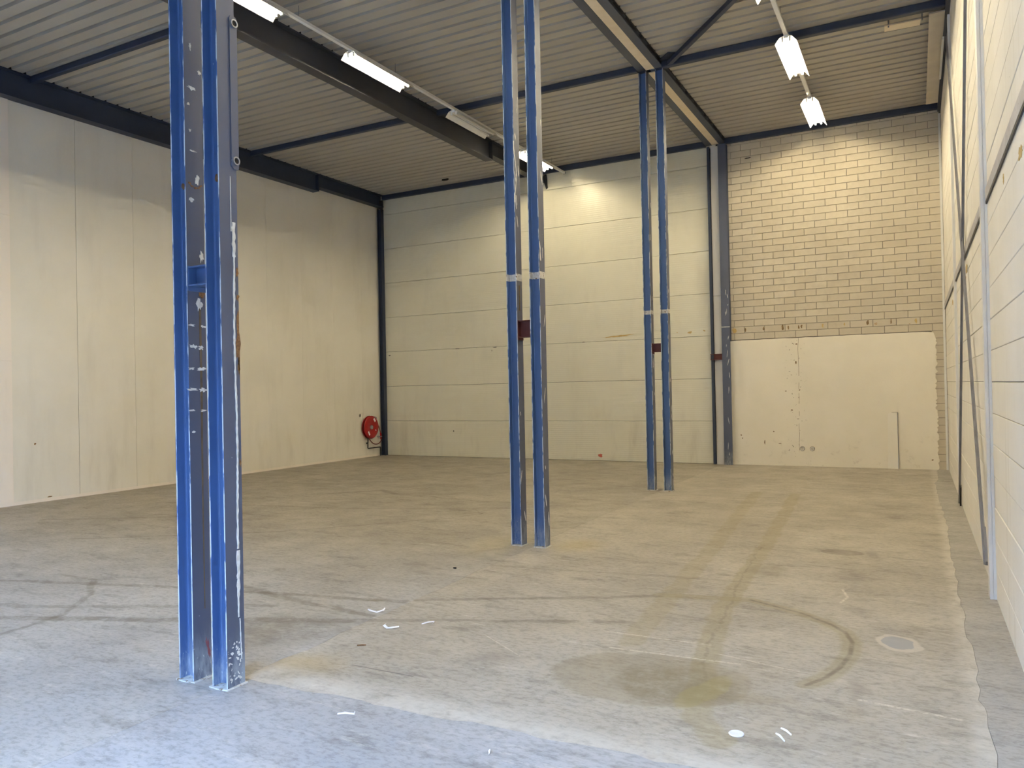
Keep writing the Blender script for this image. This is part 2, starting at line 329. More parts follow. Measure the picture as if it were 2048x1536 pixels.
# ------------------------------------------------------------------ mesh helpers (all coordinates are world coordinates)
class MB:
    def __init__(s): s.v = []; s.f = []; s.mi = []
    def add(s, vs, fs, mi=0):
        o = len(s.v); s.v += [tuple(v) for v in vs]; s.f += [tuple(i + o for i in f) for f in fs]; s.mi += [mi] * len(fs); return s
    def box(s, x0, x1, y0, y1, z0, z1, mi=0):
        return s.add([(x0, y0, z0), (x1, y0, z0), (x1, y1, z0), (x0, y1, z0), (x0, y0, z1), (x1, y0, z1), (x1, y1, z1), (x0, y1, z1)],
                     [(0, 3, 2, 1), (4, 5, 6, 7), (0, 1, 5, 4), (1, 2, 6, 5), (2, 3, 7, 6), (3, 0, 4, 7)], mi)
    def prism(s, poly, axis, a, b, mi=0, side_mi=None):
        """poly: 2D points; axis 'x': (y,z), 'y': (x,z), 'z': (x,y)"""
        def P(q, h): return (h, q[0], q[1]) if axis == 'x' else (q[0], h, q[1]) if axis == 'y' else (q[0], q[1], h)
        n = len(poly); o = len(s.v)
        s.v += [P(q, a) for q in poly] + [P(q, b) for q in poly]
        s.f += [tuple(range(o + n - 1, o - 1, -1)), tuple(range(o + n, o + 2 * n))]; s.mi += [mi, mi]
        for i in range(n):
            j = (i + 1) % n; s.f.append((o + i, o + j, o + n + j, o + n + i)); s.mi.append(side_mi[i] if side_mi else mi)
        return s
    def bar(s, p, q, w, h, up=(0, 0, 1), mi=0):
        p, q = Vector(p), Vector(q); d = (q - p).normalized(); a = d.cross(Vector(up)).normalized() * (w / 2); c = a.cross(d).normalized() * (h / 2)
        return s.add([p - a - c, p + a - c, p + a + c, p - a + c, q - a - c, q + a - c, q + a + c, q - a + c],
                     [(0, 3, 2, 1), (4, 5, 6, 7), (0, 1, 5, 4), (1, 2, 6, 5), (2, 3, 7, 6), (3, 0, 4, 7)], mi)
    def tube(s, pts, r, n=10, mi=0):
        pts = [Vector(p) for p in pts]; o = len(s.v); ref = Vector((0.31, 0.52, 0.79))
        for i, p in enumerate(pts):
            d = (pts[min(i + 1, len(pts) - 1)] - pts[max(i - 1, 0)]).normalized()
            a = d.cross(ref).normalized(); c = d.cross(a)
            s.v += [tuple(p + a * math.cos(k * 2 * math.pi / n) * r + c * math.sin(k * 2 * math.pi / n) * r) for k in range(n)]
        for i in range(len(pts) - 1):
            for k in range(n):
                j = (k + 1) % n; s.f.append((o + i * n + k, o + i * n + j, o + (i + 1) * n + j, o + (i + 1) * n + k)); s.mi.append(mi)
        s.f += [tuple(o + k for k in range(n - 1, -1, -1)), tuple(o + (len(pts) - 1) * n + k for k in range(n))]; s.mi += [mi, mi]
        return s
    def lathe(s, prof, c, axis, n=32, mi=0):
        """prof: (radius, distance along axis) open profile"""
        o = len(s.v); c = Vector(c); ax = {'x': (Vector((1, 0, 0)), Vector((0, 1, 0)), Vector((0, 0, 1))), 'y': (Vector((0, -1, 0)), Vector((1, 0, 0)), Vector((0, 0, 1))), 'z': (Vector((0, 0, 1)), Vector((1, 0, 0)), Vector((0, 1, 0)))}[axis]
        for r, h in prof:
            s.v += [tuple(c + ax[0] * h + (ax[1] * math.cos(k * 2 * math.pi / n) + ax[2] * math.sin(k * 2 * math.pi / n)) * r) for k in range(n)]
        for i in range(len(prof) - 1):
            for k in range(n):
                j = (k + 1) % n; s.f.append((o + i * n + k, o + i * n + j, o + (i + 1) * n + j, o + (i + 1) * n + k)); s.mi.append(mi)
        return s
def slope(mb):
    mb.v = [(x, y, z + 0.006 * (y - 14)) for x, y, z in mb.v]; return mb
def origin_of(o):
    return Vector(o.location) if o is not None else Vector((0, 0, 0))
ORG = {}
def build(name, mb, mats, parent=None, smooth=False):
    """one mesh object from world coordinates; a part keeps the thing's origin"""
    xs, ys, zs = zip(*mb.v)
    if parent is None: org = Vector(((min(xs) + max(xs)) / 2, (min(ys) + max(ys)) / 2, min(zs)))
    else: org = Vector(((min(xs) + max(xs)) / 2, (min(ys) + max(ys)) / 2, (min(zs) + max(zs)) / 2))
    me = bpy.data.meshes.new(name)
    me.from_pydata([(x - org.x, y - org.y, z - org.z) for x, y, z in mb.v], [], mb.f)
    if not isinstance(mats, (list, tuple)): mats = [mats]
    for m in mats: me.materials.append(m)
    me.polygons.foreach_set('material_index', mb.mi)
    import bmesh
    bm = bmesh.new(); bm.from_mesh(me); bmesh.ops.recalc_face_normals(bm, faces=bm.faces); bm.to_mesh(me); bm.free()
    if smooth:
        for p in me.polygons: p.use_smooth = True
        me.set_sharp_from_angle(angle=math.radians(40))
    o = bpy.data.objects.new(name, me); COL.objects.link(o)
    ORG[o.name] = org
    if parent is not None:
        o.parent = parent; o.location = org - ORG[parent.name]
    else: o.location = org
    return o
def place_copy(src, org, parent, name=None):
    """a copy of a part that shares its mesh, at another world position"""
    c = src.copy(); COL.objects.link(c)
    if name: c.name = name
    c.parent = parent; ORG[c.name] = Vector(org); c.location = Vector(org) - ORG[parent.name]
    return c
def tag(o, label, cat=None, group=None, kind=None):
    o['label'] = label
    if cat: o['category'] = cat
    if group: o['group'] = group
    if kind: o['kind'] = kind
    return o
def thing(name, loc, label, cat, group=None):
    o = bpy.data.objects.new(name, None); COL.objects.link(o); o.location = loc; o.empty_display_size = 0.1
    ORG[o.name] = Vector(loc); return tag(o, label, cat, group)
def struct(name, mb, m, label, smooth=False):
    return tag(build(name, mb, m, None, smooth), label, None, None, 'structure')
def struct_root(name, loc, label):
    o = bpy.data.objects.new(name, None); COL.objects.link(o); o.location = loc; ORG[o.name] = Vector(loc); o['label'] = label; o['kind'] = 'structure'; return o
def blob(mb, plane, c, ru, rv, base, th, n=18, rough=0.25, rot=0.0, mi=0):
    """irregular flat patch lying on a plane: axis letter, centre in the plane, radii, base offset, signed thickness"""
    poly = []
    for k in range(n):
        a = k * 2 * math.pi / n; q = 1 + random.uniform(-rough, rough)
        u, v = math.cos(a) * ru * q, math.sin(a) * rv * q
        poly.append((c[0] + u * math.cos(rot) - v * math.sin(rot), c[1] + u * math.sin(rot) + v * math.cos(rot)))
    return mb.prism(poly, plane, base, base + th, mi)

# ================================================================== STRUCTURE
ground = struct('ground_outside', MB().box(-60, 60, -60, YF - 0.02, -0.25, -0.05), M['asphalt'], 'grey paved yard outside the loading door')
yard = struct_root('building_across_yard', (-6.5, -19, -0.05), 'dark brick building across the yard')  # unseen building, added so that daylight enters only steeply
build('facade', MB().box(-34, 20, -24, -19, -0.05, 9.5), M['facade'], yard)
build('roof_edge', MB().box(-34.2, 20.2, -24.2, -18.8, 9.5, 9.9), M['galv'], yard)
for k in range(9):
    w_ = build('window', MB().box(-31 + k * 5.6, -28.4 + k * 5.6, -18.99, -18.93, 4.6, 6.4), M['galv'], yard)
    build('pane', MB().box(-30.9 + k * 5.6, -28.5 + k * 5.6, -18.93, -18.91, 4.7, 6.3), M['hole'], w_)
# ---- floor
floor = struct('floor', MB().box(XL - 0.3, XR + 0.3, YF - 0.3, YB + 0.3, -0.30, -0.02), M['backing'], 'worn concrete warehouse floor with tyre tracks and stains')
def wob(a, b, n, amp, seed):
    rr = random.Random(seed); out = []
    for i in range(n + 1):
        k = i / n; d = 0 if i in (0, n) else rr.uniform(-amp, amp)
        nx, ny = -(b[1] - a[1]), (b[0] - a[0]); l = math.hypot(nx, ny)
        out.append((a[0] + (b[0] - a[0]) * k + nx / l * d, a[1] + (b[1] - a[1]) * k + ny / l * d))
    return out
g = 0.002
e_left = wob((-3.93, YF), (-3.90, 3.60), 18, 0.012, 1) + wob((-3.90, 3.60), (-4.03, 9.5), 30, 0.02, 2)[1:] + wob((-4.03, 9.5), (-4.03, YB), 24, 0.008, 3)[1:]
k_corner = 18
e_front = wob((-3.90, 3.60), (0.30, 3.70), 40, 0.022, 4)
strip_pts = [(0.30, YF), (0.31, 2.0), (0.303, 3.70), (0.303, 4.6), (0.305, 4.93), (0.275, 5.14), (0.308, 5.67), (0.304, 6.19), (0.276, 6.54), (0.295, 7.1), (0.279, 7.77), (0.30, 8.6), (0.282, 9.58), (0.31, 11.2), (0.27, 13.5), (0.257, 15.86), (0.33, 16.4), (0.335, YB)]
rr = random.Random(9); strip = [strip_pts[0]]
for a, b in zip(strip_pts, strip_pts[1:]):
    n = max(2, int((b[1] - a[1]) / 0.16))
    for i in range(1, n + 1):
        k = i / n; strip.append((a[0] + (b[0] - a[0]) * k + (rr.uniform(-0.014, 0.014) if i < n else 0), a[1] + (b[1] - a[1]) * k))
ic = next(i for i, q in enumerate(strip) if abs(q[1] - 3.70) < 1e-6)
left_poly = [(XL - 0.05, YF)] + [(x - g / 2, y) for x, y in e_left] + [(XL - 0.05, YB)]
main_poly = [(x, y + g / 2) for x, y in e_front] + [(x - g / 2, y) for x, y in strip[ic + 1:]] + [(x + g / 2, y) for x, y in reversed(e_left[k_corner + 1:])]
front_poly = [(x + g / 2, y) for x, y in e_left[:k_corner + 1]] + [(x, y - g / 2) for x, y in e_front] + [(x - g / 2, y) for x, y in reversed(strip[:ic])]
strip_poly = [(x + g / 2, y) for x, y in strip] + [(XR + 0.05, YB), (XR + 0.05, YF)]
for nm, poly, m, lab, z in (('floor_slab', left_poly, 'floor_left', 'older grey brown slab on the hose reel side', 0), ('floor_slab', main_poly, 'floor', 'sandy beige slab with curved tyre track', 0),
                         ('floor_slab', front_poly, 'floor_front', 'blue grey slab at the loading door', 0), ('screed_strip', strip_poly, 'floor_strip', 'darker grey screed strip along the white wall', -0.001)):
    o = build(nm, MB().prism(poly, 'z', -0.02, z), M[m], floor); o['label'] = lab

# ---- roof deck
ceiling = struct('ceiling', slope(MB().box(XL - 0.3, XR + 0.3, YF - 0.3, YB + 0.3, ZD + 0.10, ZD + 0.22)), M['backing'], 'flat roof of pale corrugated steel decking')
for x0, x1 in ((XL - 0.02, -8.555), (-8.555, -4.04), (-4.04, XR + 0.02)):
    y = YF
    while y < YB:
        mb = MB(); n = min(4, int(round((YB - y) / 0.25)) or 1)
        prof = []
        for k in range(n):
            b = y + k * 0.25
            prof += [(b, ZD + 0.095), (b + 0.040, ZD + 0.095), (b + 0.055, ZD), (b + 0.235, ZD)]
        prof.append((y + n * 0.25, ZD + 0.095))
        vs = [(x0, q, z) for q, z in prof] + [(x1, q, z) for q, z in prof]; k = len(prof)
        mb.add(vs, [(i, i + 1, k + i + 1, k + i) for i in range(k - 1)])
        build('deck_sheet', slope(mb), M['deck'], ceiling); y += n * 0.25

# ---- left wall: vertical sheets
wl = struct('wall_left', MB().box(XL - 0.25, XL - 0.045, YF - 0.3, YB + 0.3, -0.02, 7.75), M['backing'], 'cream wall of tall vertical sheets behind the steel beam')
seams = [7.75, 8.945] + [8.945 + 1.19 * k for k in range(1, 8)] + [YB]
for a, b in zip(seams, seams[1:]):
    gg = 0.008 if abs(a - 8.945) < .01 or abs(b - 8.945) < .01 else 0.0015
    build('wall_sheet', MB().box(XL - 0.04, XL, a + gg / 2, b - gg / 2, 0.0, 7.64), M['panel_left'], wl)
wl2 = struct_root('wall_left_front', (XL, 3.0, 0), 'slightly proud paler sheets of the sheeted wall')
for (za, zb) in ((0.0, 2.50), (2.50, 5.02), (5.02, 7.64)):
    for ya, yb in ((YF, 0.35), (0.35, 2.8), (2.8, 5.27), (5.27, 7.74)):
        build('wall_sheet', MB().box(XL - 0.04, XL + 0.03, ya + 0.001, yb - 0.001, za + 0.0012, zb - 0.0012), M['panel_proud'], wl2)
struct('baseboard_left', MB().box(XL, XL + 0.012, 7.75, 18.0, 0.0, 0.055), M['panel_proud'], 'narrow white skirting strip along the sheeted wall')

# ---- back wall: horizontal ribbed panels
wb = struct('wall_back', MB().box(XL - 0.3, -4.0, YB + 0.045, YB + 0.3, -0.02, 7.75), M['hole'], 'cream wall of wide horizontal ribbed panels')
for k in range(8):
    z0, z1 = k * 1.0, min(k + 1.0, 7.64)
    xs = [(-13.87, -4.05)] if k < 7 else [(-13.87, -7.722), (-7.718, -4.05)]
    for xa, xb in xs:
        # panel with chamfered long edges
        c = 0.006
        poly = [(YB + 0.04, z0 + .003), (YB + c, z0 + .003), (YB, z0 + 0.003 + c), (YB, z1 - 0.003 - c), (YB + c, z1 - 0.003), (YB + 0.04, z1 - 0.003)]
        build('wall_panel', MB().prism(poly, 'x', xa, xb), M['panel'], wb)
for cx, cz, w, h in ((-13.55, 2.895, .09, .022), (-11.23, 3.0, .13, .015), (-10.04, 2.985, .13, .02), (-7.47, 3.004, .06, .014), (-11.41, 0.715, .03, .04), (-10.14, 2.90, .012, .05)):
    mb = MB(); blob(mb, 'y', (cx, cz), w / 2, h / 2, YB + 0.001, -0.0025, 12, 0.3); build('dent', mb, M['hole'], wb)
mb = MB(); blob(mb, 'y', (-6.58, 3.11), 0.36, 0.020, YB + .001, -0.006, 24, 0.35, 0.05); o = build('glue_smear', mb, M['glue'], wb)
for cx, cz, ru in ((-4.75, 3.105, .05), (-5.35, 3.15, .03), (-5.05, 3.12, .02), (-4.4, 3.13, .03)):
    mb = MB(); blob(mb, 'y', (cx, cz), ru, ru * .6, YB + .001, -0.004, 14, 0.35); build('glue_smear', mb, M['glue'], wb)
mb = MB(); blob(mb, 'y', (-7.074, 0.131), 0.05, 0.05, YB + .001, -0.002, 16, 0.3); build('paint_spot', mb, M['orange'], wb)

# ---- back wall, right bay: block masonry with plaster below
PITCH_Z, BLK = 0.1502, 0.447; Z0 = 0.025; XM0, XM1 = -3.83, 0.520
wm = struct('wall_back_masonry', MB().box(-4.0, XR + 0.3, YB + 0.022, YB + 0.3, -0.02, 7.75), M['backing'], 'beige block masonry wall above a plastered lower part')
made = {}; count = 0; rest = MB()
for k in range(19, 50):
    za = Z0 + k * PITCH_Z; zb = za + PITCH_Z - 0.007
    ofs = -3.701 if (k - 19) % 2 == 0 else -3.701 + BLK / 2
    x = ofs - BLK * 2
    while x < XM1:
        a, b = max(x, XM0), min(x + BLK - 0.007, XM1)
        if b - a > 0.03:
            stain = k == 20
            key = (round(b - a, 3), stain); ctr = ((a + b) / 2, YB + 0.011, (za + zb) / 2)
            if b - a < 0.235:
                e = 0.003; rest.box(a, b, YB, YB + 0.022, za, zb)
            elif key in made:
                o = place_copy(made[key], (ctr[0], ctr[1] + random.uniform(-0.0015, 0.0015), ctr[2]), wm, 'block')
            else:
                mb = MB(); c = 0.003
                hw, hz = (b - a) / 2, (zb - za) / 2
                mb.add([(ctr[0] + sx * (hw - q), yy, ctr[2] + sz * (hz - q)) for yy, q in ((YB, c), (YB + c, 0), (YB + 0.022, 0)) for sx, sz in ((-1, -1), (1, -1), (1, 1), (-1, 1))],
                       [(0, 1, 2, 3)] + [(l * 4 + i, l * 4 + (i + 1) % 4, l * 4 + 4 + (i + 1) % 4, l * 4 + 4 + i) for l in (0, 1) for i in range(4)])
                made[key] = build('block', mb, M['block_stain' if stain else 'block'], wm)
            count += 1
        x += BLK
for k in range(0, 19):
    za = Z0 + k * PITCH_Z; a = 0.335 if k < 18 else 0.30
    rest.box(a, XM1, YB, YB + 0.022, za if k else -0.01, za + PITCH_Z - 0.007)
o = build('cut_block', rest, M['block'], wm); o['kind'] = 'stuff'; o['label'] = 'short cut blocks at both wall edges'
# plaster with a ragged edge
rr = random.Random(21); edge = []
z = 0.0
while z < 2.80:
    edge.append((0.375 + rr.uniform(-0.022, 0.022) - (0.02 if 1.25 < z < 2.0 else 0), z)); z += 0.035
poly = [(-3.80, 0.0)] + edge + [(0.33, 2.845)] + [(0.25 - 0.15 * i, 2.862 + rr.uniform(-0.006, 0.006)) for i in range(27)] + [(-3.80, 2.85)]
pl_ = build('plaster', MB().prism(poly, 'y', YB + 0.02, YB - 0.014), M['plaster'], wm)
pl_['label'] = 'smooth cream plaster with ragged edge'
cr = MB(); rr = random.Random(4); z = 0.35; px = -2.335
while z < 2.83:
    nx = -2.335 + rr.uniform(-0.008, 0.008) + 0.02 * (z - .35) / 2.5; nz = z + rr.uniform(0.08, 0.2)
    if rr.random() < 0.8: cr.add([(px - .003, YB - .0150, z), (px + .003, YB - .0150, z), (nx + .003, YB - .0150, nz), (nx - .003, YB - .0150, nz)], [(0, 1, 2, 3)])
    px, z = nx, nz
build('crack', cr, M['glue_dark'], pl_)
for cx, cz, ru, rv in ((-2.353, 2.72, .02, .012), (-2.373, 2.31, .016, .03), (-2.6, 1.678, .022, .008), (-2.31, 1.695, .018, .01), (-2.48, 1.25, .025, .012), (-3.6, 0.68, .014, .014), (-3.57, 0.61, .012, .012), (-3.08, 0.526, .012, .05), (-2.75, 0.50, .03, .008), (-2.88, .77, .014, .012), (.26, .2, .02, .012)):
    mb = MB(); blob(mb, 'y', (cx, cz), ru, rv, YB - 0.0135, -0.002, 12, 0.3); build('chip', mb, M['glue_dark'], pl_)
for cx in (-3.72, -3.46, -3.05, -2.64, -2.52, -2.30, -2.24, -1.80, -1.36, -0.90, -0.45, 0.02):
    mb = MB(); blob(mb, 'y', (cx, 3.105 + random.uniform(-.01, .01)), random.uniform(.012, .028), random.uniform(.03, .055), YB + 0.002, -0.005, 12, 0.3)
    build('mastic_blob', mb, M['glue_dark' if random.random() < .7 else 'glue'], wm)
mb = MB(); blob(mb, 'y', (-3.70, 3.09), 0.06, 0.045, YB + 0.002, -0.006, 14, 0.3); build('mastic_blob', mb, M['glue'], wm)
mb = MB(); blob(mb, 'y', (-3.313, 7.037), 0.07, 0.012, YB + 0.002, -0.005, 12, 0.3); build('slot', mb, M['hole'], wm)

# ---- right wall: long aerated concrete planks between piers
wr = struct('wall_right', MB().box(XR + 0.05, XR + 0.3, YF - 0.3, YB + 0.3, -0.02, 7.75), M['backing'], 'white wall of stacked aerated concrete courses')
CH = 0.2613; ZP = -0.013
bays = ((YF, 2.9), (2.906, 7.60), (7.606, 13.26), (13.266, YB))
protos = {}
for k in range(29):
    za = ZP + CH * k
    for bi, (ya, yb) in enumerate(bays):
        c = 0.004; z0, z1 = za + 0.002, za + CH - 0.002
        ctr = (XR + 0.025, (ya + yb) / 2, (z0 + z1) / 2)
        if bi not in protos:
            poly = [(XR + 0.05, z0), (XR + c, z0), (XR, z0 + c), (XR, z1 - c), (XR + c, z1), (XR + 0.05, z1)]
            protos[bi] = build('wall_plank', MB().prism(poly, 'y', ya, yb), M['plank'], wr)
        else:
            place_copy(protos[bi], (ctr[0] + random.uniform(-0.002, 0.002), ctr[1], ctr[2]), wr, 'wall_plank')
for cy, cz, ru, rv in ((5.25, 3.13, .09, .035), (7.75, 3.14, .10, .06), (8.3, 3.09, .05, .09), (10.6, 3.16, .14, .05), (10.9, 3.08, .12, .03), (13.5, 3.17, .16, .035), (14.6, 3.12, .1, .04), (6.2, 3.20, .03, .03), (4.9, 3.2, .03, .03)):
    mb = MB(); blob(mb, 'x', (cy, cz), ru, rv, XR + 0.003, -0.007, 16, 0.35); build('glue_patch', mb, M['glue'], wr)
tag(build('trim_corner', MB().box(0.508, 0.550, YB - 0.02, YB, 0.0, 7.35), M['white']), 'thin white corner strip beside the block masonry', None, None, 'structure')

# ---- front wall with the loading door opening (behind the camera)
wf = MB()
for xa, xb in ((XL - 0.3, DOOR2[0]), (DOOR2[1], DOOR[0]), (DOOR[1], XR + 0.3)): wf.box(xa, xb, YF - 0.25, YF, -0.05, 7.75)
for dx0, dx1, dh in (DOOR, DOOR2): wf.box(dx0, dx1, YF - 0.25, YF, dh, 7.75)
struct('wall_front', wf, M['outwall'], 'front wall with two open loading doors')

# ================================================================== STEEL COLUMNS
CX = ((-4.260, -4.125), (-3.957, -3.822))
def hcol(x0, x1, y0, y1, tw=0.008, tf=0.010):
    """H section: flanges across x, web along x; edge faces get the worn material"""
    ym = (y0 + y1) / 2; r = 0.010
    pts = [(x0, y0), (x0 + tf, y0), (x0 + tf, ym - tw / 2 - r), (x0 + tf + r * .3, ym - tw / 2 - r * .3), (x0 + tf + r, ym - tw / 2), (x1 - tf - r, ym - tw / 2), (x1 - tf - r * .3, ym - tw / 2 - r * .3), (x1 - tf, ym - tw / 2 - r), (x1 - tf, y0), (x1, y0),
           (x1, y1), (x1 - tf, y1), (x1 - tf, ym + tw / 2 + r), (x1 - tf - r * .3, ym + tw / 2 + r * .3), (x1 - tf - r, ym + tw / 2), (x0 + tf + r, ym + tw / 2), (x0 + tf + r * .3, ym + tw / 2 + r * .3), (x0 + tf, ym + tw / 2 + r), (x0 + tf, y1), (x0, y1)]
    mi = [1 if i in (0, 8, 10, 18) else 2 if i == 9 else 0 for i in range(20)]
    return pts, mi
def column_pair(y0, label, ztop, stub_mat, stub_z, stub_w, ring):
    y1 = y0 + 0.14; T = thing('double_column', (-4.04, y0 + 0.07, 0), label, 'column'); cols = []
    for x0, x1 in CX:
        pts, mi = hcol(x0, x1, y0, y1)
        c = build('column', MB().prism(pts, 'z', 0.0, ztop, 0, mi), [M['blue'], M['blue_edge'], M['blue_grey']], T); cols.append(c)
        foot = MB(); rr = random.Random(int(x0 * 1000) + int(y0 * 10))
        poly = [(x0 - .012 + rr.uniform(-.01, .01), y0 - .012), ((x0 + x1) / 2, y0 - .02), (x1 + .012, y0 - .014 + rr.uniform(-.01, .01)), (x1 + .015, (y0 + y1) / 2), (x1 + .012, y1 + .012), (x0 - .012, y1 + .012)]
        build('mortar_foot', foot.prism(poly, 'z', 0, 0.008), M['weld'], T)
        build('top_plate', MB().box(x0 - 0.004, x1 + 0.004, y0 - 0.004, y1 + 0.004, ztop, ztop + 0.012), M['navy'], T)
        if ring:
            zr0, zr1 = 3.115, 3.190
            # patch paint left around the section where the old floor beam was cut off
            pp, _ = hcol(x0 - 0.0015, x1 + 0.0015, y0 - 0.0015, y1 + 0.0015, 0.011, 0.013)
            build('weld_scar', MB().prism(pp, 'z', zr0 + rr.uniform(-.006, .006), zr1 + rr.uniform(-.006, .006)), M['weld'], c)
    a, b = CX[0][1], CX[1][0]; z0, z1 = stub_z; yc = (y0 + y1) / 2; w = stub_w / 2
    st = MB().box(a, b, yc - w, yc + w, z0, z0 + 0.009).box(a, b, yc - w, yc + w, z1 - 0.009, z1).box(a, b, yc - 0.003, yc + 0.003, z0 + 0.009, z1 - 0.009)
    st.box(a, a + 0.008, yc - w, yc + w, z0 - 0.03, z1 + 0.005).box(b - 0.006, b, yc - w, yc + w, z0, z1)
    build('connecting_stub', st, M[stub_mat], T)
    return T, cols
P1, c1 = column_pair(3.400, 'chipped blue double column with two ringed holes, on the slab corner', 7.418, 'blue', (2.537, 2.663), 0.135, False)
P2, c2 = column_pair(8.010, 'blue double column with brown stub and thick white scars, between the other free-standing ones', 7.418, 'primer', (2.442, 2.640), 0.135, True)
P3, c3 = column_pair(13.175, 'blue double column with dark brown stub under the roof brace joint', 7.418, 'primer', (2.445, 2.595), 0.135, True)
P4 = thing('double_column', (-4.0, 18.08, 0), 'blue column pair against the back wall with white sheet between', 'column')
pts = [(-4.220, 18.02), (-4.158, 18.02), (-4.158, 18.03), (-4.184, 18.03), (-4.184, 18.15), (-4.158, 18.15), (-4.158, 18.16), (-4.220, 18.16), (-4.220, 18.15), (-4.194, 18.15), (-4.194, 18.03), (-4.220, 18.03)]
c4a = build('column', MB().prism(pts, 'z', 0, 7.40), M['navy'], P4)
pts = [(-3.966, 18.01), (-3.776, 18.01), (-3.776, 18.022), (-3.866, 18.022), (-3.866, 18.148), (-3.776, 18.148), (-3.776, 18.16), (-3.966, 18.16), (-3.966, 18.148), (-3.876, 18.148), (-3.876, 18.022), (-3.966, 18.022)]
c4b = build('column', MB().prism(pts, 'z', 0, 7.418), M['blue_grey'], P4)
build('weld_scar', MB().box(-3.967, -3.775, 18.007, 18.01, 3.17, 3.19), M['weld'], c4b)
for k in range(14):
    mb = MB(); blob(mb, 'y', (-3.84 + 0.03 * math.sin(k * 1.7), 3.15 + random.uniform(-.9, 1.3) if k < 9 else random.uniform(.2, 2.4)), .006, random.uniform(.02, .10), 18.012, -.004, 9, .35, random.uniform(-.25, .25)); build('paint_fleck', mb, M['sealant'], c4b)
z0, z1 = 2.428, 2.566
build('connecting_stub', MB().box(-4.235, -3.955, 17.99, 18.09, z0, z0 + .009).box(-4.235, -3.955, 17.99, 18.09, z1 - .009, z1).box(-4.235, -3.955, 18.03, 18.04, z0, z1), M['primer'], P4)
build('infill_sheet', MB().box(-4.156, -3.968, 18.095, 18.15, 0.0, 3.92), M['infill'], P4)
build('infill_sheet', MB().box(-4.156, -3.968, 18.095, 18.15, 3.924, 7.41), M['infill'], P4)
# details of the nearest pair
A, B = c1
fx = CX[0][1]      # outer flange face of the first column, facing the second
for z, y, ru, rv in ((4.10, 3.45, .008, .02), (3.95, 3.52, .012, .014), (3.83, 3.455, .025, .012), (3.72, 3.43, .010, .008), (3.55, 3.44, .008, .01), (3.42, 3.46, .02, .006), (3.24, 3.49, .015, .03), (3.10, 3.44, .018, .012), (2.74, 3.515, .015, .03),
                     (2.43, 3.49, .020, .035), (2.29, 3.425, .022, .008), (2.285, 3.52, .02, .007), (2.15, 3.44, .035, .012), (2.145, 3.50, .018, .012), (2.01, 3.42, .02, .008), (2.005, 3.50, .028, .012), (1.875, 3.43, .04, .008), (1.87, 3.51, .025, .012), (1.74, 3.42, .02, .006), (1.735, 3.51, .02, .008), (1.60, 3.43, .012, .006)):
    mb = MB(); blob(mb, 'x', (y, z), ru, rv, fx - 0.001, 0.003, 16, 0.55); build('paint_fleck', mb, M['sealant'], A)
mb = MB(); poly = [(3.487, 2.42), (3.503, 2.44), (3.505, 1.9), (3.498, 1.2), (3.497, 0.45), (3.490, 0.45), (3.486, 1.3), (3.487, 1.9)]
build('rust_run', mb.prism(poly, 'x', fx - .001, fx + 0.0015), M['brownstreak'], A)
for k in range(5):
    mb = MB(); a = math.pi * (0.1 + 0.2 * k); blob(mb, 'x', (3.475 - 0.045 * math.cos(a), 3.215 - 0.03 * math.sin(a)), .014, .006, fx - .001, .003, 10, .3, -0.4 + 0.2 * k); build('rust_spot', mb, M['rust'], A)
mb = MB(); blob(mb, 'x', (3.51, 2.495), .022, .022, fx - .001, .006, 12, .25); build('rust_spot', mb, M['rust'], A)
mb = MB(); blob(mb, 'x', (3.516, 0.19), .012, .07, fx - .001, .0012, 18, .5, .2); build('red_smudge', mb, M['redsmudge'], A)
mb = MB(); blob(mb, 'y', (-4.222, 3.205), .013, .017, 3.467, -0.010, 12, .25); build('rust_spot', mb, M['rust'], A)
mb = MB(); blob(mb, 'y', (-3.912, 3.215), .012, .022, 3.467, -0.010, 12, .25); build('rust_spot', mb, M['rust'], B)
gx = CX[1][1]      # outer flange face of the second column
rr = random.Random(31)
def ribbon(z_top, z_bot, yfun, wfun, x, th, step=0.02):
    zs = []; z = z_top
    while z > z_bot: zs.append(z); z -= step
    Lp = [(yfun(z) - wfun(z) * (0.6 + 0.8 * rr.random()) / 2, z) for z in zs]; Rp = [(yfun(z) + wfun(z) * (0.6 + 0.8 * rr.random()) / 2, z) for z in zs]
    return MB().prism(Lp + Rp[::-1], 'x', x - 0.001, x + th)
build('sealant_streak', ribbon(3.22, 2.85, lambda z: 3.487, lambda z: 0.005, gx, 0.003, 0.05), M['sealant'], B)
build('sealant_streak', ribbon(2.93, 2.70, lambda z: 3.505, lambda z: 0.022, gx, 0.005), M['sealant'], B)
build('sealant_streak', ribbon(2.72, 0.85, lambda z: 3.503 + 0.004 * math.sin(z * 5), lambda z: 0.013, gx, 0.004), M['sealant'], B)
build('sealant_streak', ribbon(0.85, 0.42, lambda z: 3.495 + 0.01 * (z - 0.4), lambda z: 0.022 if z > .55 else .010, gx, 0.003), M['sealant'], B)
build('sealant_streak', ribbon(0.42, 0.14, lambda z: 3.505 + 0.03 * (0.42 - z), lambda z: 0.006, gx, 0.003), M['sealant'], B)
for k in range(26):
    mb = MB(); blob(mb, 'x', (rr.uniform(3.41, 3.53), rr.uniform(0.03, 0.30)), rr.uniform(.003, .008), rr.uniform(.004, .014), gx - .001, .0025, 9, .4, rr.uniform(0, 3)); build('paint_fleck', mb, M['sealant'], B)
for z, ru, rv in ((2.62, .010, .03), (2.45, .012, .02), (2.16, .016, .20), (2.02, .008, .05), (1.40, .006, .02)):
    mb = MB(); blob(mb, 'x', (3.532, z), ru, rv, gx - .001, .002, 16, .45); build('rust_spot', mb, M['rust'], B)
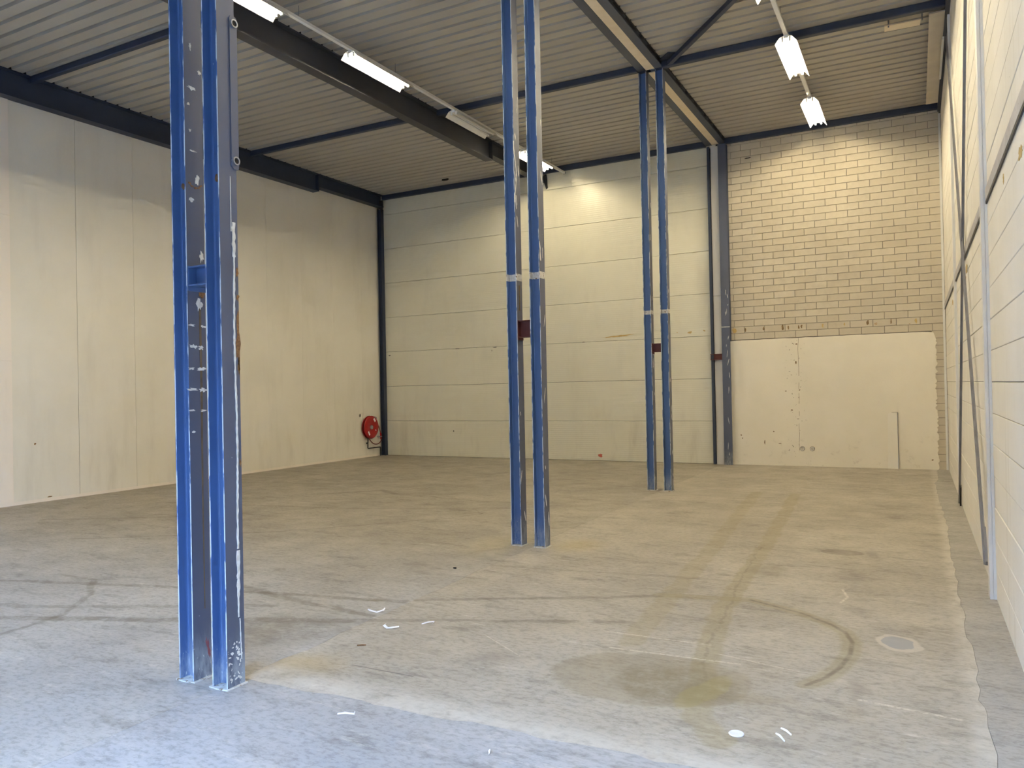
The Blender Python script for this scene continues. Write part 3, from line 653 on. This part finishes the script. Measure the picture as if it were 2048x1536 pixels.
# lug plate with two ringed holes
pz0, pz1 = 3.27, 4.25
lug = MB().prism([(3.497, pz0 + .02), (3.515, pz0), (3.548, pz0), (3.556, pz0 + .012), (3.556, pz1 - .012), (3.548, pz1), (3.505, pz1), (3.497, pz1 - .015)], 'x', gx, gx + 0.008)
lp = build('lug_plate', lug, M['blue_grey'], B)
for z in (3.325, 4.205):
    build('hole_ring', MB().lathe([(0.019, 0.0), (0.019, 0.012), (0.027, 0.012), (0.027, 0.0)], (gx + 0.006, 3.530, z), 'x', 24), M['steelgrey'], lp, True)
    build('hole', MB().lathe([(0.019, 0.009), (0.0, 0.009)], (gx + 0.0035, 3.530, z), 'x', 24), M['hole'], lp)
# marks on the second and third pair
rr = random.Random(77)
for (cols, y0) in ((c2, 8.01), (c3, 13.175)):
    for ci, col in enumerate(cols):
        xf = CX[ci][1]
        for k in range(10):
            mb = MB(); z = rr.choice([rr.uniform(3.3, 5.2), rr.uniform(0.05, 3.0)])
            blob(mb, 'x', (y0 + rr.uniform(.02, .12), z), rr.uniform(.004, .010), rr.uniform(.02, .09), xf - .001, .003, 10, .4, rr.uniform(-.3, .3)); build('paint_fleck', mb, M['sealant'], col)
build('sealant_streak', ribbon(4.75, 4.0, lambda z: 8.03 + .03 * math.sin(z * 9), lambda z: 0.016, CX[0][1], 0.004, .03), M['sealant'], c2[0])
build('sealant_streak', ribbon(3.06, 2.72, lambda z: 8.075, lambda z: 0.03, CX[0][1], 0.002, .05), M['brownstreak'], c2[0])

# corner column
T = thing('corner_column', (-13.73, 18.08, 0), 'dark blue slim column in the corner behind the hose reel', 'column')
pts, mi = hcol(-13.80, -13.668, 18.02, 18.15)
build('column', MB().prism(pts, 'z', 0, 7.16, 0, mi), [M['navy'], M['navy'], M['navy']], T)
build('corner_bracket', MB().prism([(-13.80, 7.40), (-13.60, 7.40), (-13.60, 7.22), (-13.66, 7.02), (-13.70, 7.16), (-13.80, 7.16)], 'y', 18.03, 18.055), M['black'], T)

# ================================================================== ROOF STEEL
def ibeam_y(x0, x1, y0, y1, z0, z1, tf, tw):
    xm = (x0 + x1) / 2
    pts = [(x0, z0), (x1, z0), (x1, z0 + tf), (xm + tw / 2, z0 + tf), (xm + tw / 2, z1 - tf), (x1, z1 - tf), (x1, z1), (x0, z1), (x0, z1 - tf), (xm - tw / 2, z1 - tf), (xm - tw / 2, z0 + tf), (x0, z0 + tf)]
    return slope(MB().prism(pts, 'y', y0, y1))
def deep_beam(xc, w, label, ystep, m='navy'):
    T = thing('roof_beam', (xc, 9, 7.0), label, 'beam'); x0, x1 = xc - w / 2, xc + w / 2
    build('deep_section', ibeam_y(x0, x1, YF, ystep, 7.07, ZD, 0.022, 0.012), M[m], T)
    build('end_plate', slope(MB().box(x0, x1, ystep, ystep + 0.02, 7.07, ZD)), M[m], T)
    build('foam_closure', slope(MB().box(x0 + 0.01, x1 - 0.012, YF, 18.10, ZD + 0.002, ZD + 0.094)), M['hole'], T)  # black filler stands in for the shaded cavity in the deck grooves
    build('shallow_section', ibeam_y(x0, x1, ystep + 0.02, 18.10, 7.19, ZD, 0.018, 0.010), M[m], T)
    return T
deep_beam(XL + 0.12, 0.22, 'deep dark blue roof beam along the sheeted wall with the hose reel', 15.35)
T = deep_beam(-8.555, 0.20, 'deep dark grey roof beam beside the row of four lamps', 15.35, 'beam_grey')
build('corner_bracket', MB().prism([(-8.65, 7.30), (-8.40, 7.40), (-8.36, 7.05), (-8.40, 7.02), (-8.46, 7.20), (-8.65, 7.20)], 'y', 18.10, 18.125), M['black'], T)
T = thing('double_roof_beam', (-4.04, 9, 7.43), 'twin grey blue roof beams with tan board between, over the columns', 'beam')
for x0, x1 in CX: build('beam', ibeam_y(x0 - 0.003, x1 + 0.003, YF, 18.15, 7.434, ZD, 0.012, 0.010), M['navy_grey'], T)
for ya, yb in ((YF, 13.17), (13.32, 18.14)): build('infill_board', slope(MB().box(CX[0][1] + .004, CX[1][0] - .004, ya, yb, 7.438, 7.456)), M['particle'], T)
rr = random.Random(5); poly = []
n = 120
for i in range(n + 1): poly.append((YF + (18.1 - YF) * i / n, ZD - 0.004 - rr.uniform(0, 0.022)))
build('edge_sealing', slope(MB().prism(poly + [(18.1, ZD + 0.09), (YF, ZD + 0.09)], 'x', CX[1][1] - 0.02, CX[1][1] + 0.02)), M['black'], T)
def purlin(xa, xb, y, label, h=0.115, w=0.10, z0=None):
    zt = ZD - 0.002; T = MB(); c = 0.012; z0 = zt - h
    poly = [(y - w / 2 + c, z0), (y + w / 2 - c, z0), (y + w / 2, z0 + c), (y + w / 2, zt - c), (y + w / 2 - c, zt), (y - w / 2 + c, zt), (y - w / 2, zt - c), (y - w / 2, z0 + c)]
    tag(build('roof_tube', slope(MB().prism(poly, 'x', xa, xb)), M['navy']), label, 'roof strut', 'blue roof tubes')
XBL, XBM, XDL, XDR = XL + 0.20, -8.555, -4.265, -3.818
purlin(XBL, XBM - .08, 8.06, 'blue roof tube meeting the sheeted wall beam behind the chipped column')
purlin(XBL, XBM - .08, 13.10, 'blue roof tube between the two deep beams, away from the walls')
purlin(XBM + .08, XDL, 13.13, 'blue roof tube from the unlit lamp to the twin beams')
purlin(XDR, XR - .06, 13.16, 'blue roof tube over the row of two lamps, beside the diagonal brace', 0.12, 0.12)
purlin(XBL, XBM - .08, 18.10, 'dark blue eaves tube over panels next to the corner column', 0.13)
purlin(XBM + .08, XDL, 18.10, 'dark blue eaves tube over panels at the end of the lamp row', 0.13)
purlin(XDR, XR - .06, 18.09, 'dark blue eaves tube along the top of the block masonry', 0.13)
T = thing('roof_brace', (-1.7, 10.8, 7.4), 'dark blue diagonal roof brace from the twin beams', 'brace')
build('brace_tube', slope(MB().bar((-3.72, 13.16, 7.455), (0.45, 8.25, 7.455), 0.075, 0.075)), M['navy'], T)
build('gusset_plate', slope(MB().prism([(-3.82, 13.05), (-3.55, 13.05), (-3.50, 12.88), (-3.62, 12.80), (-3.82, 13.00)], 'z', 7.50, 7.512)), M['navy'], T)
tag(build('wall_plate', slope(MB().box(XR - 0.060, XR, YF, YB - 0.02, 7.36, ZD))  , M['navy']), 'dark blue edge beam on top of the white wall', 'beam')
# boards lying against the roof
tag(build('ceiling_board', slope(MB().box(0.285, 0.495, 13.24, 17.60, 7.380, 7.400)), M['ceilboard']), 'long pale board fixed under the deck along the white wall', 'board')
T = thing('board_offcut', (-0.08, 13.48, 7.385), 'short tan board hanging under the roof tube', 'board')
build('board', MB().bar((-0.33, 13.47, 7.395), (0.17, 13.49, 7.395), 0.21, 0.018), M['particle'], T)
for hx_ in (-0.28, 0.185): build('hanger_strap', MB().box(hx_, hx_ + 0.02, 13.37, 13.40, 7.37, ZD + 0.002), M['galv'], T)
tag(build('white_packing', MB().bar((XR - 0.065, 14.05, 7.29), (XR - 0.065, 15.9, 7.30), 0.03, 0.05), M['white']), 'small white strip at the top of the white wall', 'strip')
mb = MB(); blob(mb, 'z', (-11.14, 17.55), 0.08, 0.05, ZD + 0.02, -0.03, 10, .5)
build('torn_spot', mb, M['hole'], ceiling)
# ================================================================== RIGHT WALL STEEL
def pier(y, xf, label):
    T = thing('wall_post', ((xf + XR) / 2, y + 0.07, 0), label, 'post')
    w = (XR - xf)
    build('flange_strip', MB().box(xf, xf + w * 0.46, y, y + 0.14, 0, 7.30), M['white'], T)
    build('flange_strip', MB().box(xf + w * 0.60, XR, y, y + 0.14, 0, 7.30), M['white'], T)
    build('web', MB().box(xf + w * 0.46, xf + w * 0.60, y + 0.008, y + 0.12, 0, 7.30), M['white'], T)
pier(7.545, 0.506, 'white steel post where the wall rail is interrupted, at the brace foot')
pier(13.20, 0.522, 'white wall post at the black foot of the steeper brace')
def rail(ya, yb, label):
    T = thing('wall_rail', (XR - 0.012, (ya + yb) / 2, 3.30), label, 'rail', 'grey rails along the white wall')
    build('rail_bar', MB().box(XR - 0.016, XR, ya, yb, 3.326, 3.425), M['railgrey'], T)
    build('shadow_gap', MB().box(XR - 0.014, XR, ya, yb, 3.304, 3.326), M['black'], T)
rail(YF + .05, 7.54, 'grey wall rail running from the post towards the loading door')
rail(7.69, 13.19, 'grey wall rail behind the crossing of the braces')
rail(13.345, 18.13, 'grey wall rail next to the block masonry')
def brace(p, q, label, foot):
    T = thing('wall_brace', p, label, 'brace', 'crossed braces on the white wall')
    d = (Vector(q) - Vector(p)); up = (1, 0, 0)
    build('brace_flat', MB().bar(p, q, 0.05, 0.006, up), M['galv'], T)
    off = Vector((-0.012, 0, 0))
    n = d.cross(Vector((1, 0, 0))).normalized() * 0.024
    build('brace_leg', MB().bar(Vector(p) + off + n, Vector(q) + off + n, 0.006, 0.026, up), M['galv'], T)
    build('foot_plate', MB().bar(Vector(p), Vector(p) + d.normalized() * 0.35, 0.07, 0.02, up), M['black' if foot else 'galv'], T)
brace((0.532, 13.02, 0.02), (0.532, 8.05, 7.20), 'grey angle brace leaning from the far post foot up to the nearer one', True)
brace((0.520, 8.02, 0.20), (0.520, 13.45, 7.10), 'grey angle brace rising from the white steel post to the wall top', False)

# ================================================================== LAMPS
def trunking(x, z, ya, yb, label, wires):
    T = thing('light_trunking', (x, (ya + yb) / 2, z), label, 'trunking', 'light trunkings under the roof')
    build('rail', slope(MB().box(x - 0.03, x + 0.03, ya, yb, z, z + 0.045)), M['white'], T)
    for y in wires: build('suspension_wire', slope(MB().box(x - 0.003, x + 0.003, y - .003, y + .003, z + 0.045, ZD + 0.09)), M['galv'], T)
    build('end_cap', slope(MB().box(x - 0.035, x + 0.035, yb, yb + 0.02, z - 0.005, z + 0.05)), M['black'], T)
def lamp(x, ya, yb, z, on, label, group):
    z -= 0.002
    T = thing('fluorescent_lamp', (x, (ya + yb) / 2, z - 0.14), label, 'lamp', group)
    build('housing', slope(MB().box(x - 0.035, x + 0.035, ya + .02, yb - .02, z - 0.045, z)), M['white'], T)
    for s in (-1, 1):
        q = [(x + s * 0.03, z - 0.012), (x + s * 0.095, z - 0.035), (x + s * 0.165, z - 0.125), (x + s * 0.162, z - 0.127), (x + s * 0.092, z - 0.039), (x + s * 0.03, z - 0.016)]
        mb = MB().prism(q, 'y', ya, yb); build('reflector_wing', slope(mb), M['reflector'], T)
    for s in (-1, 1):
        tu = build('tube', slope(MB().tube([(x + s * 0.055, ya + .06, z - 0.075), (x + s * 0.055, (ya + yb) / 2, z - 0.075), (x + s * 0.055, yb - .06, z - 0.075)], 0.016, 10)), M['tube' if on else 'tubeoff'], T, True)
        for yy in (ya + .05, yb - .05): build('lamp_holder', slope(MB().box(x + s * 0.055 - .014, x + s * 0.055 + .014, yy - .012, yy + .012, z - 0.095, z - 0.02)), M['white'], tu)
XA, ZA, XBB, ZB = -7.86, 7.305, -1.70, 7.315
trunking(XA, ZA, YF + .3, 18.05, 'long white light trunking beside the deep roof beam', (1.9, 4.1, 6.3, 8.5, 10.85, 13.1, 15.35, 17.3))
trunking(XBB, ZB, YF + .3, 17.4, 'white light trunking between the twin beams and the white wall', (1.9, 4.1, 6.3, 8.5, 10.85, 12.2, 15.0, 17.35))
gA, gB = 'lamps beside the deep roof beam', 'lamps near the white wall'
lamp(XA, 3.55, 5.10, ZA, True, 'lit lamp on the long trunking in front of the first roof tube', gA)
lamp(XA, 6.60, 8.15, ZA, True, 'lit lamp whose far end shows beside the chipped double column', gA)
lamp(XA, 9.62, 11.20, ZA, True, 'lit lamp fully in view between the chipped column and the unlit lamp', gA)
lamp(XA, 12.70, 14.25, ZA, False, 'unlit lamp with white reflector on the trunking', gA)
lamp(XA, 15.67, 17.23, ZA, True, 'lit lamp at the back wall end, partly behind the double column', gA)
lamp(XBB, 12.67, 14.30, ZB, True, 'lit lamp beneath the roof tube by the white wall', gB)
lamp(XBB, 15.67, 17.27, ZB, True, 'lit lamp closest to the block masonry', gB)
lamp(XBB, 9.60, 11.20, ZB, True, 'lit lamp on the trunking in front of the diagonal brace', gB)
lamp(XBB, 3.50, 5.10, ZB, True, 'lit lamp on the trunking just inside the loading door', gB)  # out-of-view lamp, added to lighten the right wall and its post
lamp(XBB, 6.55, 8.15, ZB, True, 'lit lamp on the trunking above the curved tyre track', gB)

# ================================================================== HOSE REEL
RY, RZ, RR = 17.47, 0.845, 0.325
T = thing('hose_reel', (XL + 0.10, RY, RZ - RR), 'red fire hose reel on the sheeted wall by the corner column', 'hose reel')
x0 = XL + 0.02
build('back_disc', MB().lathe([(0.0, 0.0), (RR * .97, 0.0), (RR, 0.012), (RR, 0.018), (0.0, 0.018)], (x0 + 0.02, RY, RZ), 'x', 40), M['red'], T, True)
co = MB()
for k in range(3):
    n = 40; xx = x0 + 0.050 + k * 0.022
    co.tube([(xx, RY + 0.268 * math.cos(i * 2 * math.pi / n), RZ + 0.268 * math.sin(i * 2 * math.pi / n)) for i in range(n + 1)], 0.013, 8)
build('hose_coil', co, M['hose'], T, True)
fd = build('front_disc', MB().lathe([(0.0, -0.012), (RR * .30, -0.012), (RR * .42, 0.004), (RR * .90, 0.010), (RR * .97, 0.0), (RR, -0.014), (RR * .98, -0.018), (RR * .93, -0.004), (0.0, -0.02)], (x0 + 0.115, RY, RZ), 'x', 48), M['red'], T, True)
hb = build('hub', MB().lathe([(0.058, -0.012), (0.058, 0.016), (0.050, 0.022), (0.028, 0.022), (0.026, 0.014), (0.0, 0.014)], (x0 + 0.115, RY, RZ), 'x', 28), M['steelgrey'], T, True)
def sticker(cy, cz, w, h, rot, m):
    mb = MB(); pts = [(-w / 2, -h / 2), (w / 2, -h / 2), (w / 2, h / 2), (-w / 2, h / 2)]
    poly = [(cy + a * math.cos(rot) - b * math.sin(rot), cz + a * math.sin(rot) + b * math.cos(rot)) for a, b in pts]
    build('sticker', mb.prism(poly, 'x', x0 + 0.120, x0 + 0.1275), M[m], fd)
sticker(RY - 0.13, RZ - 0.165, 0.05, 0.12, 0.45, 'paper'); sticker(RY + 0.13, RZ + 0.20, 0.06, 0.11, 0.7, 'paper'); sticker(RY + 0.175, RZ - 0.09, 0.03, 0.04, 0.3, 'paper')
def arc_pts(ps, n=8):
    out = []
    for i in range(len(ps) - 1):
        p = [Vector(ps[max(0, min(len(ps) - 1, i + d))]) for d in (-1, 0, 1, 2)]
        for k in range(n):
            s = k / n; out.append(0.5 * ((2 * p[1]) + (p[2] - p[0]) * s + (2 * p[0] - 5 * p[1] + 4 * p[2] - p[3]) * s * s + (3 * p[1] - p[0] - 3 * p[2] + p[3]) * s ** 3))
    return out + [Vector(ps[-1])]
hx = x0 + 0.07
build('hose', MB().tube(arc_pts([(hx, RY + 0.10, RZ + 0.25), (hx + .02, RY + 0.24, RZ + 0.19), (hx + .03, RY + 0.36, RZ - 0.03), (hx + .03, RY + 0.43, RZ - 0.22), (hx + .03, RY + 0.44, RZ - 0.40), (hx + .01, RY + 0.33, RZ - 0.49), (hx, RY + 0.12, RZ - 0.47), (hx, RY - 0.06, RZ - 0.33)]), 0.013, 8), M['hose'], T, True)
build('nozzle', MB().tube([(hx + .03, RY + 0.425, RZ - 0.18), (hx + .03, RY + 0.44, RZ - 0.36)], 0.022, 10), M['red'], T, True)
build('nozzle_clip', MB().box(XL + 0.001, hx + .05, RY + 0.40, RY + 0.47, RZ - 0.30, RZ - 0.275), M['steelgrey'], T)
build('wall_bracket', MB().box(XL + 0.001, x0 + 0.03, RY - 0.04, RY + 0.04, RZ - 0.2, RZ + 0.2), M['black'], T)
build('guide_arm', MB().tube([(x0 + .02, RY + 0.20, RZ + 0.30), (hx, RY + 0.27, RZ + 0.27), (hx, RY + 0.28, RZ + 0.10)], 0.010, 8), M['black'], T, True)
pp = build('feed_pipe', MB().tube([(x0 + .05, RY - 0.09, RZ - 0.30), (x0 + .04, RY - 0.09, 0.265), (x0 + .04, RY - 0.08, 0.25), (x0 + .04, RY + 0.47, 0.25), (x0 + .04, RY + 0.48, 0.24), (x0 + .04, RY + 0.48, 0.0)], 0.016, 10), M['black'], T, True)
build('valve_knob', MB().lathe([(0.0, 0.03), (0.025, 0.03), (0.028, 0.0), (0.0, 0.0)], (x0 + .05, RY - 0.12, 0.40), 'y', 14), M['black'], T, True)
mb = MB(); blob(mb, 'x', (17.13, 1.19), .02, .04, XL - .001, .008, 10, .3); build('wall_plug', mb, M['hole'], wl)
mb = MB(); blob(mb, 'x', (8.13, 1.04), .018, .02, XL - .001, .003, 10, .3); build('wall_plug', mb, M['rust'], wl)
mb = MB(); blob(mb, 'x', (8.38, 0.075), .04, .012, XL - .001, .003, 10, .3); build('wall_plug', mb, M['glue_dark'], wl)

# ================================================================== SMALL THINGS AT THE MASONRY
for cx, lab in ((-2.277, 'white pipe stub in the plaster under the crack'), (-2.068, 'white pipe stub in the plaster on the side of the narrow board')):
    T = thing('pipe_stub', (cx, YB - 0.02, 0.345), lab, 'pipe', 'pipe stubs in the plaster')
    build('pipe_ring', MB().lathe([(0.030, 0.0), (0.030, 0.035), (0.042, 0.035), (0.044, 0.0)], (cx, YB - 0.012, 0.392), 'y', 24), M['white'], T, True)
    build('collar', MB().lathe([(0.044, 0.004), (0.052, 0.004), (0.052, 0.0)], (cx, YB - 0.0135, 0.392), 'y', 24), M['glue_dark'], T)
    build('plug', MB().lathe([(0.030, 0.022), (0.0, 0.022)], (cx, YB - 0.012, 0.392), 'y', 24), M['ceilboard'], T)
T = thing('narrow_board', (-0.47, YB - 0.03, 0), 'narrow white board standing upright against the plaster', 'board')
build('board', MB().prism([(-0.572, 0.0), (-0.375, 0.0), (-0.368, 1.19), (-0.50, 1.185), (-0.555, 1.16)], 'y', YB - 0.045, YB - 0.018), M['infill2'], T)
build('edge_strip', MB().box(-0.374, -0.364, YB - 0.047, YB - 0.016, 0, 1.19), M['galv'], T)
build('top_lip', MB().box(-0.48, -0.365, YB - 0.050, YB - 0.016, 1.188, 1.198), M['ceilboard'], T)

# ================================================================== LITTER
def scrap(name, pts, w, label, group=None, m='paper', lift=0.012):
    mb = MB(); rr = random.Random(len(pts) * 7 + int(pts[0][0] * 100)); Lp = []; n = len(pts)
    for i, (x, y) in enumerate(pts):
        d = Vector((pts[min(i + 1, n - 1)][0] - pts[max(i - 1, 0)][0], pts[min(i + 1, n - 1)][1] - pts[max(i - 1, 0)][1], 0)).normalized()
        nn = Vector((-d.y, d.x, 0)) * w / 2 * (1 if 0 < i < n - 1 else .45); z = 0.002 + lift * (math.sin(i * 2.1) * .5 + .5)
        c = Vector((x, y, z)); Lp += [c - nn, c + nn + Vector((0, 0, lift * .5))]
    top = [v + Vector((0, 0, 0.001)) for v in Lp]; fs = []; k = len(Lp)
    for i in range(n - 1):
        a = 2 * i; fs += [(a, a + 1, a + 3, a + 2), (k + a, k + a + 2, k + a + 3, k + a + 1), (a, a + 2, k + a + 2, k + a), (a + 1, k + a + 1, k + a + 3, a + 3)]
    fs += [(0, k, k + 1, 1), (k - 2, k - 1, 2 * k - 1, 2 * k - 2)]
    return build(name, mb.add(Lp + top, fs), M[m], None), label
def one(res, cat, group=None): o, lab = res; return tag(o, lab, cat, group)
one(scrap('paper_scrap', [(-4.125, 5.16), (-4.07, 5.12), (-4.01, 5.13), (-3.985, 5.19), (-4.0, 5.23)], 0.014, 'twisted white paper shred near the dark slab edge, with forked end'), 'paper', 'paper shreds on the floor')
one(scrap('paper_scrap', [(-3.735, 4.89), (-3.715, 4.84), (-3.67, 4.82), (-3.63, 4.83), (-3.585, 4.86)], 0.020, 'curled white paper shred shaped like a feather, on beige concrete'), 'paper', 'paper shreds on the floor')
one(scrap('paper_scrap', [(-3.47, 5.00), (-3.44, 5.05), (-3.425, 5.11), (-3.40, 5.06), (-3.385, 5.02)], 0.010, 'small crossed white paper shred beside the feather shaped one'), 'paper', 'paper shreds on the floor')
one(scrap('paper_scrap', [(-0.675, 4.265), (-0.645, 4.235), (-0.615, 4.215)], 0.009, 'thin white sliver by the round lid'), 'paper', 'white slivers by the lid')
one(scrap('paper_scrap', [(-0.69, 4.19), (-0.665, 4.16), (-0.635, 4.125)], 0.009, 'thin grey white sliver by the round lid'), 'paper', 'white slivers by the lid')
one(scrap('paper_scrap', [(-1.955, 3.39), (-1.945, 3.375), (-1.938, 3.36)], 0.012, 'tiny white chip on the blue grey slab'), 'paper')
one(scrap('paper_scrap', [(-2.95, 3.40), (-2.91, 3.42), (-2.87, 3.45), (-2.88, 3.47)], 0.010, 'small white thread loop on the blue grey slab'), 'paper')
tag(build('round_lid', MB().lathe([(0.0, 0.0), (0.038, 0.0), (0.040, 0.003), (0.037, 0.006), (0.030, 0.0045), (0.0, 0.0045)], (-0.876, 4.119, 0.0), 'z', 32), M['paper'], None, True), 'flat round white lid on the floor', 'lid')
mb = MB(); blob(mb, 'z', (-4.251, 6.741), .018, .012, 0.0, .012, 9, .3)
tag(build('pebble', mb, M['hole']), 'small dark crumb on the older slab', 'crumb')
mb = MB(); blob(mb, 'z', (-3.60, 4.42), .035, .009, 0.0, .006, 9, .3, .5)
tag(build('rusty_offcut', mb, M['rust']), 'small rusty offcut lying on the beige slab', 'offcut')
